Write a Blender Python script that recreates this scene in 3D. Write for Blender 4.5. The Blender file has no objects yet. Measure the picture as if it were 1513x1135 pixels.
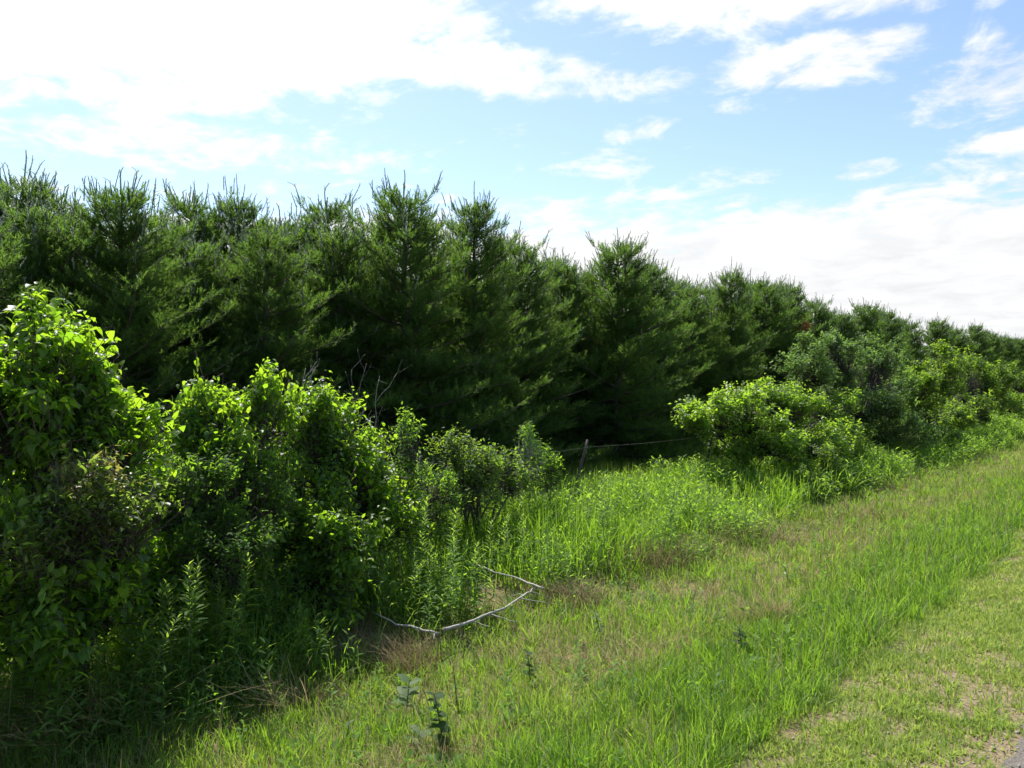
import bpy, math
import numpy as np
from mathutils import Matrix, Vector

RNG = np.random.default_rng(7)
SC = bpy.context.scene
COL = SC.collection

# ------------------------------------------------------------------ camera
EYE = 1.9                      # eye height above the road edge
HEAD = math.radians(42.0)      # camera looks 42 degrees left of the road direction (+Y)
F = 1143.0 / 1513.0            # focal length / image width
cd = bpy.data.cameras.new('camera')
cam = bpy.data.objects.new('camera', cd)
COL.objects.link(cam)
cd.sensor_width = 36.0
cd.lens = 36.0 * F
cd.clip_start = 0.05
cd.clip_end = 3000.0
cam.location = (0, 0, EYE)
cam.rotation_euler = (math.radians(90 - 0.35), 0, HEAD)
SC.camera = cam

# ------------------------------------------------------------------ sky, sun, exposure
SUN_EL = math.radians(56.0)
SUN_LEFT = math.radians(66.0)          # sun stands 66 degrees left of the road direction
S_DIR = Vector((-math.sin(SUN_LEFT) * math.cos(SUN_EL), math.cos(SUN_LEFT) * math.cos(SUN_EL), math.sin(SUN_EL)))
SKY_STRENGTH = 0.12
CLOUD_RADIANCE = 0.62
SC.view_settings.view_transform = 'Standard'
SC.view_settings.look = 'None'
SC.view_settings.gamma = 1.0
SC.view_settings.exposure = 0.72
SC.cycles.use_adaptive_sampling = True
SC.cycles.adaptive_threshold = 0.02
SC.cycles.max_bounces = 4
SC.cycles.diffuse_bounces = 2
SC.cycles.glossy_bounces = 2
SC.cycles.transmission_bounces = 3
SC.cycles.caustics_reflective = False
SC.cycles.caustics_refractive = False

ld = bpy.data.lights.new('sun', 'SUN')
ld.energy = 5.0
ld.angle = math.radians(0.53)
ld.color = (1.0, 0.955, 0.87)
sun = bpy.data.objects.new('sun', ld)
COL.objects.link(sun)
sun.rotation_euler = S_DIR.to_track_quat('Z', 'Y').to_euler()
sun.location = (0, 0, 30)

world = bpy.data.worlds.new('World')
SC.world = world
world.use_nodes = True
WN, WL = world.node_tree.nodes, world.node_tree.links
WN.clear()


def wmath(op, a, b=None, c=None, clamp=False):
    n = WN.new('ShaderNodeMath')
    n.operation = op
    n.use_clamp = clamp
    for i, v in enumerate((a, b, c)):
        if v is None:
            continue
        if isinstance(v, (int, float)):
            n.inputs[i].default_value = v
        else:
            WL.new(v, n.inputs[i])
    return n.outputs[0]


tc = WN.new('ShaderNodeTexCoord')
sep = WN.new('ShaderNodeSeparateXYZ')
WL.new(tc.outputs['Generated'], sep.inputs[0])
dx, dy, dz = sep.outputs
cH, sH = math.cos(HEAD), math.sin(HEAD)
rgt = wmath('ADD', wmath('MULTIPLY', dx, cH), wmath('MULTIPLY', dy, sH))
fwd = wmath('ADD', wmath('MULTIPLY', dx, -sH), wmath('MULTIPLY', dy, cH))
az = wmath('MULTIPLY', wmath('ARCTAN2', rgt, fwd), 57.2958)
el = wmath('MULTIPLY', wmath('ARCSINE', dz), 57.2958)


def wnoise(vec, scale, detail, rough, dist=0.0):
    n = WN.new('ShaderNodeTexNoise')
    n.inputs['Scale'].default_value = scale
    n.inputs['Detail'].default_value = detail
    n.inputs['Roughness'].default_value = rough
    n.inputs['Distortion'].default_value = dist
    WL.new(vec, n.inputs['Vector'])
    return n.outputs['Fac']


# a flat cloud layer seen in perspective: direction / height
inv = wmath('ADD', wmath('MAXIMUM', dz, 0.0), 0.16)
cmb = WN.new('ShaderNodeCombineXYZ')
WL.new(wmath('DIVIDE', dx, inv), cmb.inputs[0])
WL.new(wmath('DIVIDE', dy, inv), cmb.inputs[1])
cmb.inputs[2].default_value = 3.7
n_big = wnoise(cmb.outputs[0], 1.6, 3.0, 0.5, 0.3)
n_mid = wnoise(cmb.outputs[0], 4.2, 8.0, 0.62, 0.5)
n_fine = wnoise(cmb.outputs[0], 13.0, 6.0, 0.6, 0.2)
# coverage of the cloud masses over azimuth / elevation (degrees)
BANKS = [  # az, el, half width, half height, tilt (deg), weight
    (-32, 35, 50, 22.0, 7, 1.6), (-23, 15.6, 20, 2.6, 0, 0.62), (-14, 13.6, 8, 1.6, 0, 0.36),
    (0, 21.6, 16, 2.4, -5, 0.75), (24, 29.5, 36, 7.6, 0, 1.25), (21.5, 20.9, 9.5, 2.3, 4, 0.62),
    (17.2, 18.8, 4, 1.3, 5, 0.5), (33, 18.6, 6, 2.8, 8, 0.55), (34, 14.6, 5, 0.9, 2, 0.5),
    (30, 16.4, 5, 1.2, 0, 0.3), (18, 1.5, 110, 12.8, 0, 1.5), (7, 15.3, 5.5, 1.5, 0, 0.40), (16, 14.0, 4.5, 1.2, 0, 0.38), (24, 13.8, 4.5, 1.1, 0, 0.40), (9.5, 17.8, 4, 1.5, 8, 0.34), (8, 12.0, 14, 2.2, 0, 0.55), 
    (-24, 2, 40, 8, 0, 0.5),
]
cov = None
for a0, e0, ra, re, tl, wgt in BANKS:
    ct, st = math.cos(math.radians(tl)), math.sin(math.radians(tl))
    da = wmath('SUBTRACT', az, a0)
    de = wmath('SUBTRACT', el, e0)
    p = wmath('DIVIDE', wmath('ADD', wmath('MULTIPLY', da, ct), wmath('MULTIPLY', de, st)), ra)
    q = wmath('DIVIDE', wmath('SUBTRACT', wmath('MULTIPLY', de, ct), wmath('MULTIPLY', da, st)), re)
    r = wmath('SQRT', wmath('ADD', wmath('MULTIPLY', p, p), wmath('MULTIPLY', q, q)))
    v = wmath('MULTIPLY', wmath('SUBTRACT', 1.0, r, clamp=True), wgt * 1.6)
    v = wmath('MINIMUM', v, wgt * 0.8)
    cov = v if cov is None else wmath('MAXIMUM', cov, v)
dens = wmath('ADD', cov, wmath('MULTIPLY', wmath('SUBTRACT', n_mid, 0.5), 1.9))
dens = wmath('ADD', dens, wmath('MULTIPLY', wmath('SUBTRACT', n_fine, 0.5), 0.8))
dens = wmath('ADD', dens, wmath('MULTIPLY', wmath('SUBTRACT', n_big, 0.5), 0.5))
mr = WN.new('ShaderNodeMapRange')
mr.interpolation_type = 'SMOOTHSTEP'
mr.inputs['From Min'].default_value = 0.16
mr.inputs['From Max'].default_value = 0.72
WL.new(dens, mr.inputs['Value'])
sky = WN.new('ShaderNodeTexSky')
sky.sky_type = 'NISHITA'
sky.sun_disc = False
sky.sun_elevation = SUN_EL
sky.sun_rotation = -SUN_LEFT
sky.air_density = 1.0
sky.dust_density = 0.6
sky.ozone_density = 1.5
bg1 = WN.new('ShaderNodeBackground')
WL.new(sky.outputs[0], bg1.inputs[0])
bg1.inputs[1].default_value = SKY_STRENGTH
bg2 = WN.new('ShaderNodeBackground')
bg2.inputs[0].default_value = (0.985, 0.992, 1.0, 1)
# clouds scatter forward: they are brighter towards the sun
sd = wmath('ADD', wmath('ADD', wmath('MULTIPLY', dx, S_DIR.x), wmath('MULTIPLY', dy, S_DIR.y)), wmath('MULTIPLY', dz, S_DIR.z))
fs = wmath('ADD', 1.0, wmath('POWER', wmath('MAXIMUM', sd, 0.0), 6.0))
WL.new(wmath('MULTIPLY', wmath('MULTIPLY', wmath('ADD', wmath('MULTIPLY', n_mid, 0.5), 0.72), CLOUD_RADIANCE), fs), bg2.inputs[1])
mx = WN.new('ShaderNodeMixShader')
WL.new(mr.outputs[0], mx.inputs[0])
WL.new(bg1.outputs[0], mx.inputs[1])
WL.new(bg2.outputs[0], mx.inputs[2])
wo = WN.new('ShaderNodeOutputWorld')
WL.new(mx.outputs[0], wo.inputs[0])

# ------------------------------------------------------------------ helpers
FP = 1143.0


def depth(px, u):
    t = (px - 756.5) / FP
    return u / (sH - cH * t)


def place(px, u):
    """world x, y of the point seen at column px that lies u metres left of the camera's lane line, and its depth"""
    t = (px - 756.5) / FP
    d = u / (sH - cH * t)
    return -u, d * (cH + sH * t), d


def height_at(py, d):
    return EYE - (py - 560.0) / FP * d


def cam_depth(x, y):
    return -x * sH + y * cH, x * cH + y * sH    # depth, rightward


_U = np.array([-400, 0.0, 0.73, 1.6, 2.4, 3.2, 4.0, 4.7, 5.3, 6.0, 7.0, 8.2, 12, 500])
_Z = np.array([0, 0.0, -0.02, -0.05, -0.19, -0.35, -0.49, -0.55, -0.52, -0.42, -0.31, -0.28, -0.3, -0.3])


class Noise2:
    def __init__(self, seed):
        self.g = np.random.default_rng(seed).random((256, 256))

    def __call__(self, x, y, s):
        x = np.asarray(x, float) / s + 1000.3
        y = np.asarray(y, float) / s + 1000.7
        i, j = np.floor(x).astype(int), np.floor(y).astype(int)
        fx, fy = x - i, y - j
        fx, fy = fx * fx * (3 - 2 * fx), fy * fy * (3 - 2 * fy)
        g = self.g
        a, b = g[i % 256, j % 256], g[(i + 1) % 256, j % 256]
        c, d = g[i % 256, (j + 1) % 256], g[(i + 1) % 256, (j + 1) % 256]
        return (a * (1 - fx) + b * fx) * (1 - fy) + (c * (1 - fx) + d * fx) * fy


NZ, NP, NQ = Noise2(1), Noise2(2), Noise2(3)


def ground_z(x, y):
    u = -np.asarray(x, float)
    y = np.asarray(y, float)
    z = sum(np.interp(u + o, _U, _Z) for o in (-0.3, -0.1, 0.1, 0.3)) / 4
    k = np.clip((u - 1.5) / 1.5, 0, 1)
    return z + k * ((NZ(u, y, 0.9) - 0.5) * 0.09 + (NZ(u, y, 0.31) - 0.5) * 0.04)


BRANCHES = {
    'fork': [(655, 962), (690, 951), (718, 938), (745, 928), (770, 910), (792, 893)],
    'cross': [(704, 870), (732, 884), (765, 893), (804, 910)],
    'curved': [(550, 936), (585, 955), (620, 962), (648, 970)],
    'short': [(486, 912), (502, 926), (514, 948)],
    'upright': [(586, 858), (590, 880), (593, 896)],
    'faint': [(30, 952), (42, 966), (52, 976)],
}


def on_ground(px, py, z_guess=-0.5):
    """point where the sight line through (px, py) meets the ground"""
    t, v = (px - 756.5) / FP, (py - 560.0) / FP
    z = z_guess
    for _ in range(12):
        d = (EYE - z) / v
        x_, y_ = t * d * cH - d * sH, t * d * sH + d * cH
        z = 0.5 * z + 0.5 * float(ground_z(x_, y_))
    return np.array([x_, y_, z]), d


CLEAR = np.array([on_ground(*p)[0][:2] + 0.16 * np.array([sH, -cH]) for k in ('fork', 'cross', 'curved', 'short') for p in BRANCHES[k]])


def clear(u, y):
    """0 close to the fallen branches, 1 elsewhere"""
    d2 = (( -np.asarray(u)[..., None] - CLEAR[:, 0]) ** 2 + (np.asarray(y)[..., None] - CLEAR[:, 1]) ** 2).min(-1)
    return np.clip((np.sqrt(d2) - 0.20) / 0.2, 0.02, 1)


def make_mesh(name, V, T, tint=None, mats=(), midx=None, smooth=False):
    V = np.ascontiguousarray(V, dtype=np.float32)
    T = np.ascontiguousarray(T, dtype=np.int32)
    me = bpy.data.meshes.new(name)
    me.vertices.add(len(V))
    me.vertices.foreach_set('co', V.ravel())
    me.loops.add(T.size)
    me.loops.foreach_set('vertex_index', T.ravel())
    me.polygons.add(len(T))
    me.polygons.foreach_set('loop_start', np.arange(0, T.size, T.shape[1], dtype=np.int32))
    me.update(calc_edges=True)
    if tint is not None:
        at = me.attributes.new('tint', 'FLOAT', 'POINT')
        at.data.foreach_set('value', np.ascontiguousarray(tint, dtype=np.float32))
    for m in mats:
        me.materials.append(m)
    if midx is not None:
        me.polygons.foreach_set('material_index', np.ascontiguousarray(midx, dtype=np.int32))
    if smooth:
        me.polygons.foreach_set('use_smooth', np.ones(len(T), dtype=bool))
    return me


def link(name, data, parent=None, loc=None, label=None, cat=None, group=None, kind=None):
    o = bpy.data.objects.new(name, data)
    COL.objects.link(o)
    if parent is not None:
        o.parent = parent
    if loc is not None:
        o.location = loc
    if label:
        o['label'] = label
    if cat:
        o['category'] = cat
    if group:
        o['group'] = group
    if kind:
        o['kind'] = kind
    return o


def copy_tree(src, **kw):
    c = src.copy()
    COL.objects.link(c)
    for ch in src.children:
        k = ch.copy()
        COL.objects.link(k)
        k.parent = c
        for g in ch.children:
            h = g.copy()
            COL.objects.link(h)
            h.parent = k
    return c


class Geo:
    """collects triangles"""

    def __init__(self):
        self.V, self.T, self.C, self.n = [], [], [], 0

    def add(self, V, T, tint=None):
        V = np.asarray(V, float).reshape(-1, 3)
        T = np.asarray(T, int).reshape(-1, 3)
        self.V.append(V)
        self.T.append(T + self.n)
        self.C.append(np.full(len(V), 0.5) if tint is None else np.broadcast_to(np.asarray(tint, float), (len(V),)))
        self.n += len(V)

    def mesh(self, name, mats, smooth=False):
        return make_mesh(name, np.concatenate(self.V), np.concatenate(self.T), np.concatenate(self.C), mats, smooth=smooth)

    def tube(self, pts, radii, sides=5, tint=0.5, cap=True):
        pts = np.asarray(pts, float)
        radii = np.broadcast_to(np.asarray(radii, float), (len(pts),))
        tg = np.gradient(pts, axis=0)
        tg /= np.linalg.norm(tg, axis=1)[:, None] + 1e-9
        ref = np.array([0.31, 0.52, 0.79])
        a = np.cross(tg, ref)
        a /= np.linalg.norm(a, axis=1)[:, None] + 1e-9
        b = np.cross(tg, a)
        th = np.arange(sides) * 2 * math.pi / sides
        ring = pts[:, None] + radii[:, None, None] * (np.cos(th)[None, :, None] * a[:, None] + np.sin(th)[None, :, None] * b[:, None])
        V = ring.reshape(-1, 3)
        T = []
        for i in range(len(pts) - 1):
            for k in range(sides):
                p, q = i * sides + k, i * sides + (k + 1) % sides
                T += [(p, q, q + sides), (p, q + sides, p + sides)]
        if cap:
            e = (len(pts) - 1) * sides
            for k in range(1, sides - 1):
                T.append((e, e + k, e + k + 1))
                T.append((0, k + 1, k))
        self.add(V, T, tint)

    def tubes(self, P, R, sides=3, tint=0.5):
        """many polylines at once: P (N,K,3), R (N,K)"""
        N, K, _ = P.shape
        tg = np.gradient(P, axis=1)
        tg /= np.linalg.norm(tg, axis=2)[..., None] + 1e-9
        a = np.cross(tg, np.array([0.31, 0.52, 0.79]))
        a /= np.linalg.norm(a, axis=2)[..., None] + 1e-9
        b = np.cross(tg, a)
        th = np.arange(sides) * 2 * math.pi / sides
        V = P[:, :, None] + R[:, :, None, None] * (np.cos(th)[:, None] * a[:, :, None] + np.sin(th)[:, None] * b[:, :, None])
        T = []
        for i in range(K - 1):
            for k in range(sides):
                p, q = i * sides + k, i * sides + (k + 1) % sides
                T += [(p, q, q + sides), (p, q + sides, p + sides)]
        T = np.array(T)[None] + (np.arange(N) * K * sides)[:, None, None]
        tt = np.repeat(np.broadcast_to(np.asarray(tint, float), (N,)), K * sides)
        self.add(V, T, tt)

    def stamp(self, tmpl, P, R, S, tint):
        """instances of a template leaf: P (N,3), R (N,3,3) columns = side, along, normal, S (N,) or (N,3)"""
        tv, tt = tmpl
        S = np.asarray(S, float)
        if S.ndim == 1:
            S = S[:, None]
        S = np.broadcast_to(S, (len(P), 3))
        W = np.einsum('nij,nkj->nki', R, tv[None] * S[:, None, :]) + P[:, None]
        T = tt[None] + (np.arange(len(P)) * len(tv))[:, None, None]
        self.add(W, T, np.repeat(tint, len(tv)))


def nrm(v):
    return v / (np.linalg.norm(v, axis=-1, keepdims=True) + 1e-9)


def frames(along, normal_hint):
    y = nrm(along)
    x = nrm(np.cross(y, normal_hint))
    z = np.cross(x, y)
    return np.stack([x, y, z], axis=-1)


def leaf_template(w, fold=0.25, droop=0.25, shape='ovate', simple=False):
    """unit long leaf along +y, normal +z"""
    if simple:
        ys = [0.45]
        ws = [w]
    elif shape == 'two':
        ys, ws = [0.28, 0.66], [w, w * 0.72]
    elif shape == 'ovate':
        ys, ws = [0.16, 0.42, 0.74], [w * 0.72, w, w * 0.55]
    else:
        ys, ws = [0.2, 0.5, 0.78], [w * 0.7, w, w * 0.6]
    dz_ = lambda y: -droop * y * y
    V = [(0, 0, 0)]
    for y, ww in zip(ys, ws):
        V += [(-ww, y, dz_(y) + fold * ww), (0, y, dz_(y)), (ww, y, dz_(y) + fold * ww)]
    V.append((0, 1, dz_(1)))
    T = [(0, 2, 1), (0, 3, 2)]
    for i in range(len(ys) - 1):
        a = 1 + 3 * i
        T += [(a, a + 1, a + 4), (a, a + 4, a + 3), (a + 1, a + 2, a + 5), (a + 1, a + 5, a + 4)]
    a = 1 + 3 * (len(ys) - 1)
    e = len(V) - 1
    T += [(a, a + 1, e), (a + 1, a + 2, e)]
    return np.array(V, float), np.array(T, int)


OVATE = leaf_template(0.30, 0.30, 0.28, shape='two')
OVATE2 = leaf_template(0.27, 0.22, 0.42, shape='two')
FAR_LEAF = leaf_template(0.30, 0.30, 0.25, simple=True)
SMALL = leaf_template(0.28, 0.3, 0.15, simple=True)
LANCE = leaf_template(0.12, 0.3, 0.30, simple=True)
BROAD = leaf_template(0.33, 0.18, 0.30)
OBLONG = leaf_template(0.22, 0.25, 0.35, shape='two')

# ------------------------------------------------------------------ materials


def nodes_of(name):
    m = bpy.data.materials.new(name)
    m.use_nodes = True
    nt = m.node_tree
    nt.nodes.clear()
    out = nt.nodes.new('ShaderNodeOutputMaterial')
    return m, nt, out


def foliage(name, c1, c2, t1, t2, trans=0.5, rough=0.45, spec=0.35):
    m, nt, out = nodes_of(name)
    N, L = nt.nodes, nt.links
    at = N.new('ShaderNodeAttribute')
    at.attribute_name = 'tint'
    def mixc(a, b):
        n = N.new('ShaderNodeMix')
        n.data_type = 'RGBA'
        n.inputs[6].default_value = (*a, 1)
        n.inputs[7].default_value = (*b, 1)
        L.new(at.outputs['Fac'], n.inputs[0])
        return n.outputs[2]
    pb = N.new('ShaderNodeBsdfPrincipled')
    L.new(mixc(c1, c2), pb.inputs['Base Color'])
    pb.inputs['Roughness'].default_value = rough
    pb.inputs['Specular IOR Level'].default_value = spec
    tr = N.new('ShaderNodeBsdfTranslucent')
    L.new(mixc(t1, t2), tr.inputs['Color'])
    mx = N.new('ShaderNodeMixShader')
    mx.inputs[0].default_value = trans
    L.new(pb.outputs[0], mx.inputs[1])
    L.new(tr.outputs[0], mx.inputs[2])
    L.new(mx.outputs[0], out.inputs[0])
    return m


def rough_mat(name, c1, c2, scale=20, rough=0.85, bump=0.3, detail=6):
    m, nt, out = nodes_of(name)
    N, L = nt.nodes, nt.links
    tcn = N.new('ShaderNodeTexCoord')
    no = N.new('ShaderNodeTexNoise')
    no.inputs['Scale'].default_value = scale
    no.inputs['Detail'].default_value = detail
    no.inputs['Roughness'].default_value = 0.65
    L.new(tcn.outputs['Object'], no.inputs['Vector'])
    cr = N.new('ShaderNodeValToRGB')
    cr.color_ramp.elements[0].position = 0.32
    cr.color_ramp.elements[1].position = 0.68
    cr.color_ramp.elements[0].color = (*c1, 1)
    cr.color_ramp.elements[1].color = (*c2, 1)
    L.new(no.outputs['Fac'], cr.inputs[0])
    pb = N.new('ShaderNodeBsdfPrincipled')
    L.new(cr.outputs[0], pb.inputs['Base Color'])
    pb.inputs['Roughness'].default_value = rough
    bp = N.new('ShaderNodeBump')
    bp.inputs['Strength'].default_value = bump
    bp.inputs['Distance'].default_value = 0.02
    L.new(no.outputs['Fac'], bp.inputs['Height'])
    L.new(bp.outputs[0], pb.inputs['Normal'])
    L.new(pb.outputs[0], out.inputs[0])
    return m


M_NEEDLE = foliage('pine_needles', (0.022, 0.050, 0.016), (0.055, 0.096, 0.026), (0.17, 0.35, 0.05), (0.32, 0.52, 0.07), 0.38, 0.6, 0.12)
M_CANDLE = foliage('pine_new_growth', (0.13, 0.18, 0.14), (0.22, 0.27, 0.20), (0.30, 0.40, 0.28), (0.38, 0.46, 0.32), 0.5, 0.5, 0.4)
M_RUST = foliage('rust_needles', (0.30, 0.09, 0.03), (0.38, 0.14, 0.04), (0.4, 0.12, 0.03), (0.4, 0.15, 0.04), 0.3)
M_BARK = rough_mat('pine_bark', (0.055, 0.042, 0.032), (0.12, 0.095, 0.075), 30)
M_TWIG = rough_mat('shrub_bark', (0.04, 0.033, 0.026), (0.095, 0.078, 0.06), 40)
M_DOG = foliage('dogwood_leaf', (0.045, 0.105, 0.022), (0.085, 0.15, 0.032), (0.30, 0.58, 0.02), (0.50, 0.74, 0.03), 0.58, 0.40, 0.35)
M_HON = foliage('small_glossy_leaf', (0.045, 0.105, 0.03), (0.08, 0.15, 0.04), (0.26, 0.52, 0.03), (0.40, 0.64, 0.04), 0.54, 0.6, 0.14)
M_RED = foliage('reddish_leaf', (0.06, 0.12, 0.03), (0.17, 0.11, 0.05), (0.28, 0.48, 0.04), (0.62, 0.46, 0.12), 0.52, 0.4, 0.4)
M_YEL = foliage('yellow_green_leaf', (0.09, 0.165, 0.035), (0.13, 0.20, 0.045), (0.36, 0.62, 0.03), (0.50, 0.74, 0.05), 0.56, 0.42, 0.4)
M_GREY = foliage('grey_green_leaf', (0.058, 0.112, 0.038), (0.105, 0.165, 0.055), (0.20, 0.38, 0.06), (0.30, 0.48, 0.085), 0.42, 0.55, 0.2)
M_MID = foliage('mid_green_leaf', (0.055, 0.115, 0.03), (0.10, 0.155, 0.04), (0.28, 0.50, 0.03), (0.42, 0.62, 0.05), 0.50, 0.5, 0.25)
M_GRASS = foliage('verge_grass', (0.05, 0.125, 0.02), (0.135, 0.20, 0.04), (0.22, 0.46, 0.02), (0.46, 0.60, 0.08), 0.48, 0.5, 0.22)
M_MOWN = foliage('mown_grass', (0.16, 0.25, 0.05), (0.26, 0.33, 0.09), (0.38, 0.56, 0.06), (0.56, 0.66, 0.14), 0.40, 0.55, 0.2)
M_TALL = foliage('tall_grass', (0.06, 0.14, 0.025), (0.11, 0.19, 0.035), (0.22, 0.46, 0.02), (0.44, 0.66, 0.05), 0.50, 0.5, 0.22)
M_STRAW = foliage('dry_straw', (0.25, 0.205, 0.095), (0.43, 0.36, 0.19), (0.34, 0.27, 0.12), (0.48, 0.39, 0.2), 0.3, 0.7, 0.15)
M_THATCH = foliage('brown_thatch', (0.15, 0.118, 0.058), (0.31, 0.25, 0.13), (0.20, 0.155, 0.075), (0.32, 0.25, 0.13), 0.25, 0.75, 0.1)
M_GOLD = foliage('goldenrod_leaf', (0.065, 0.14, 0.035), (0.12, 0.195, 0.06), (0.28, 0.52, 0.03), (0.44, 0.64, 0.07), 0.54, 0.6, 0.12)
M_STEM = foliage('weed_stem', (0.08, 0.13, 0.04), (0.15, 0.14, 0.06), (0.1, 0.2, 0.03), (0.2, 0.2, 0.05), 0.1)
M_DARKLEAF = foliage('dark_broad_leaf', (0.035, 0.07, 0.03), (0.06, 0.10, 0.04), (0.12, 0.25, 0.03), (0.2, 0.34, 0.04), 0.40, 0.65, 0.1)
M_PALELEAF = foliage('pale_broad_leaf', (0.09, 0.145, 0.065), (0.13, 0.185, 0.09), (0.18, 0.32, 0.06), (0.24, 0.38, 0.09), 0.42, 0.6, 0.2)
M_BRIGHTLEAF = foliage('bright_rosette_leaf', (0.08, 0.18, 0.03), (0.13, 0.23, 0.05), (0.22, 0.46, 0.02), (0.32, 0.52, 0.05), 0.42, 0.6, 0.15)
M_REDSTEM = foliage('reddish_stem', (0.16, 0.06, 0.035), (0.2, 0.08, 0.05), (0.1, 0.04, 0.02), (0.1, 0.04, 0.02), 0.05)
M_FLOWER = foliage('yellow_flower', (0.5, 0.38, 0.04), (0.6, 0.48, 0.08), (0.5, 0.4, 0.05), (0.55, 0.45, 0.08), 0.3)
M_DEAD = rough_mat('weathered_dead_wood', (0.24, 0.215, 0.18), (0.46, 0.43, 0.38), 24, 0.8, 0.5)
M_POST = rough_mat('old_fence_post', (0.035, 0.028, 0.022), (0.07, 0.058, 0.048), 30)
M_WIRE = rough_mat('fence_wire', (0.12, 0.10, 0.085), (0.2, 0.175, 0.15), 60, 0.5, 0.0)
M_STONE = rough_mat('road_stone', (0.22, 0.19, 0.16), (0.40, 0.36, 0.31), 30, 0.9)

# ground: soil, thatch and low green growth, changing across the verge (metres from the road)
M_GROUND, nt, out = nodes_of('roadside_soil')
N, L = nt.nodes, nt.links
tcn = N.new('ShaderNodeTexCoord')
sx = N.new('ShaderNodeSeparateXYZ')
L.new(tcn.outputs['Object'], sx.inputs[0])


def gnoise(scale, detail=8, rough=0.65):
    n = N.new('ShaderNodeTexNoise')
    n.inputs['Scale'].default_value = scale
    n.inputs['Detail'].default_value = detail
    n.inputs['Roughness'].default_value = rough
    L.new(tcn.outputs['Object'], n.inputs['Vector'])
    return n.outputs['Fac']


def gramp(fac, *stops):
    r = N.new('ShaderNodeValToRGB')
    e = r.color_ramp.elements
    e[0].position, e[0].color = stops[0][0], (*stops[0][1], 1)
    e[1].position, e[1].color = stops[-1][0], (*stops[-1][1], 1)
    for p, c in stops[1:-1]:
        k = e.new(p)
        k.color = (*c, 1)
    L.new(fac, r.inputs[0])
    return r.outputs[0]


def gmix(fac, a, b):
    n = N.new('ShaderNodeMix')
    n.data_type = 'RGBA'
    L.new(fac, n.inputs[0])
    L.new(a, n.inputs[6])
    L.new(b, n.inputs[7])
    return n.outputs[2]


def grange(v, a, b):
    n = N.new('ShaderNodeMapRange')
    n.inputs['From Min'].default_value = a
    n.inputs['From Max'].default_value = b
    L.new(v, n.inputs['Value'])
    return n.outputs[0]


soil = gramp(gnoise(45), (0.3, (0.12, 0.09, 0.055)), (0.5, (0.22, 0.17, 0.105)), (0.72, (0.34, 0.275, 0.185)))
thatch = gramp(gnoise(28), (0.3, (0.09, 0.065, 0.035)), (0.5, (0.19, 0.145, 0.075)), (0.75, (0.30, 0.24, 0.14)))
green = gramp(gnoise(38), (0.3, (0.05, 0.07, 0.022)), (0.7, (0.11, 0.135, 0.045)))
litter = gramp(gnoise(33), (0.3, (0.035, 0.026, 0.018)), (0.7, (0.085, 0.06, 0.04)))
verge = gmix(grange(gnoise(2.2, 5), 0.42, 0.6), thatch, green)
c = gmix(grange(sx.outputs[0], -1.5, -1.9), soil, verge)
c = gmix(grange(sx.outputs[0], -9.5, -11.0), c, litter)
pb = N.new('ShaderNodeBsdfPrincipled')
L.new(c, pb.inputs['Base Color'])
pb.inputs['Roughness'].default_value = 0.95
pb.inputs['Specular IOR Level'].default_value = 0.1
bp = N.new('ShaderNodeBump')
bp.inputs['Strength'].default_value = 0.7
bp.inputs['Distance'].default_value = 0.03
L.new(gnoise(30), bp.inputs['Height'])
L.new(bp.outputs[0], pb.inputs['Normal'])
L.new(pb.outputs[0], out.inputs[0])
M_ROAD = rough_mat('gravelly_asphalt', (0.06, 0.054, 0.048), (0.20, 0.175, 0.15), 90, 0.9, 0.8, 3)

# ------------------------------------------------------------------ ground and road
xs = -np.concatenate([[-600, -200, -60, -20, -8, -3, -1, 0], np.arange(0.4, 13, 0.14), np.arange(13, 30, 1.5), [35, 50, 80, 150, 300, 900]])
ys = np.concatenate([[-600, -150, -40, -15, -8, -5], np.arange(-3.5, 26, 0.18), np.arange(26, 80, 1.0), [90, 120, 200, 400, 1500]])
X, Y = np.meshgrid(xs, ys, indexing='ij')
Z = ground_z(X, Y)
V = np.stack([X, Y, Z], -1).reshape(-1, 3)
ni, nj = len(xs), len(ys)
I, J = np.meshgrid(np.arange(ni - 1), np.arange(nj - 1), indexing='ij')
a = (I * nj + J).ravel()
Q = np.stack([a, a + nj, a + nj + 1, a + 1], -1)[:, ::-1]
link('ground', make_mesh('ground', V, Q, mats=(M_GROUND,), smooth=True), kind='structure')
# road: a sheet just above the ground with a crumbling edge
yr = np.concatenate([np.arange(-12, 22, 0.06), np.arange(22, 60, 1.0), [80, 150, 400, 1500]])
edge = 0.75 + (NP(yr, yr * 0, 0.25) - 0.5) * 0.10 + (NQ(yr, yr * 0, 0.07) - 0.5) * 0.05
V = np.concatenate([np.stack([-edge, yr, np.full_like(yr, -0.012)], -1), np.stack([-edge + 0.06, yr, np.full_like(yr, 0.016)], -1),
                    np.stack([np.full_like(yr, 7.5), yr, np.full_like(yr, 0.03)], -1)])
n = len(yr)
i = np.arange(n - 1)
Q = np.concatenate([np.stack([k * n + i, (k + 1) * n + i, (k + 1) * n + i + 1, k * n + i + 1], -1) for k in (0, 1)])
link('road', make_mesh('road', V, Q, mats=(M_ROAD,)), kind='structure')

# ------------------------------------------------------------------ grass (uncountable: stuff)


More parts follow.
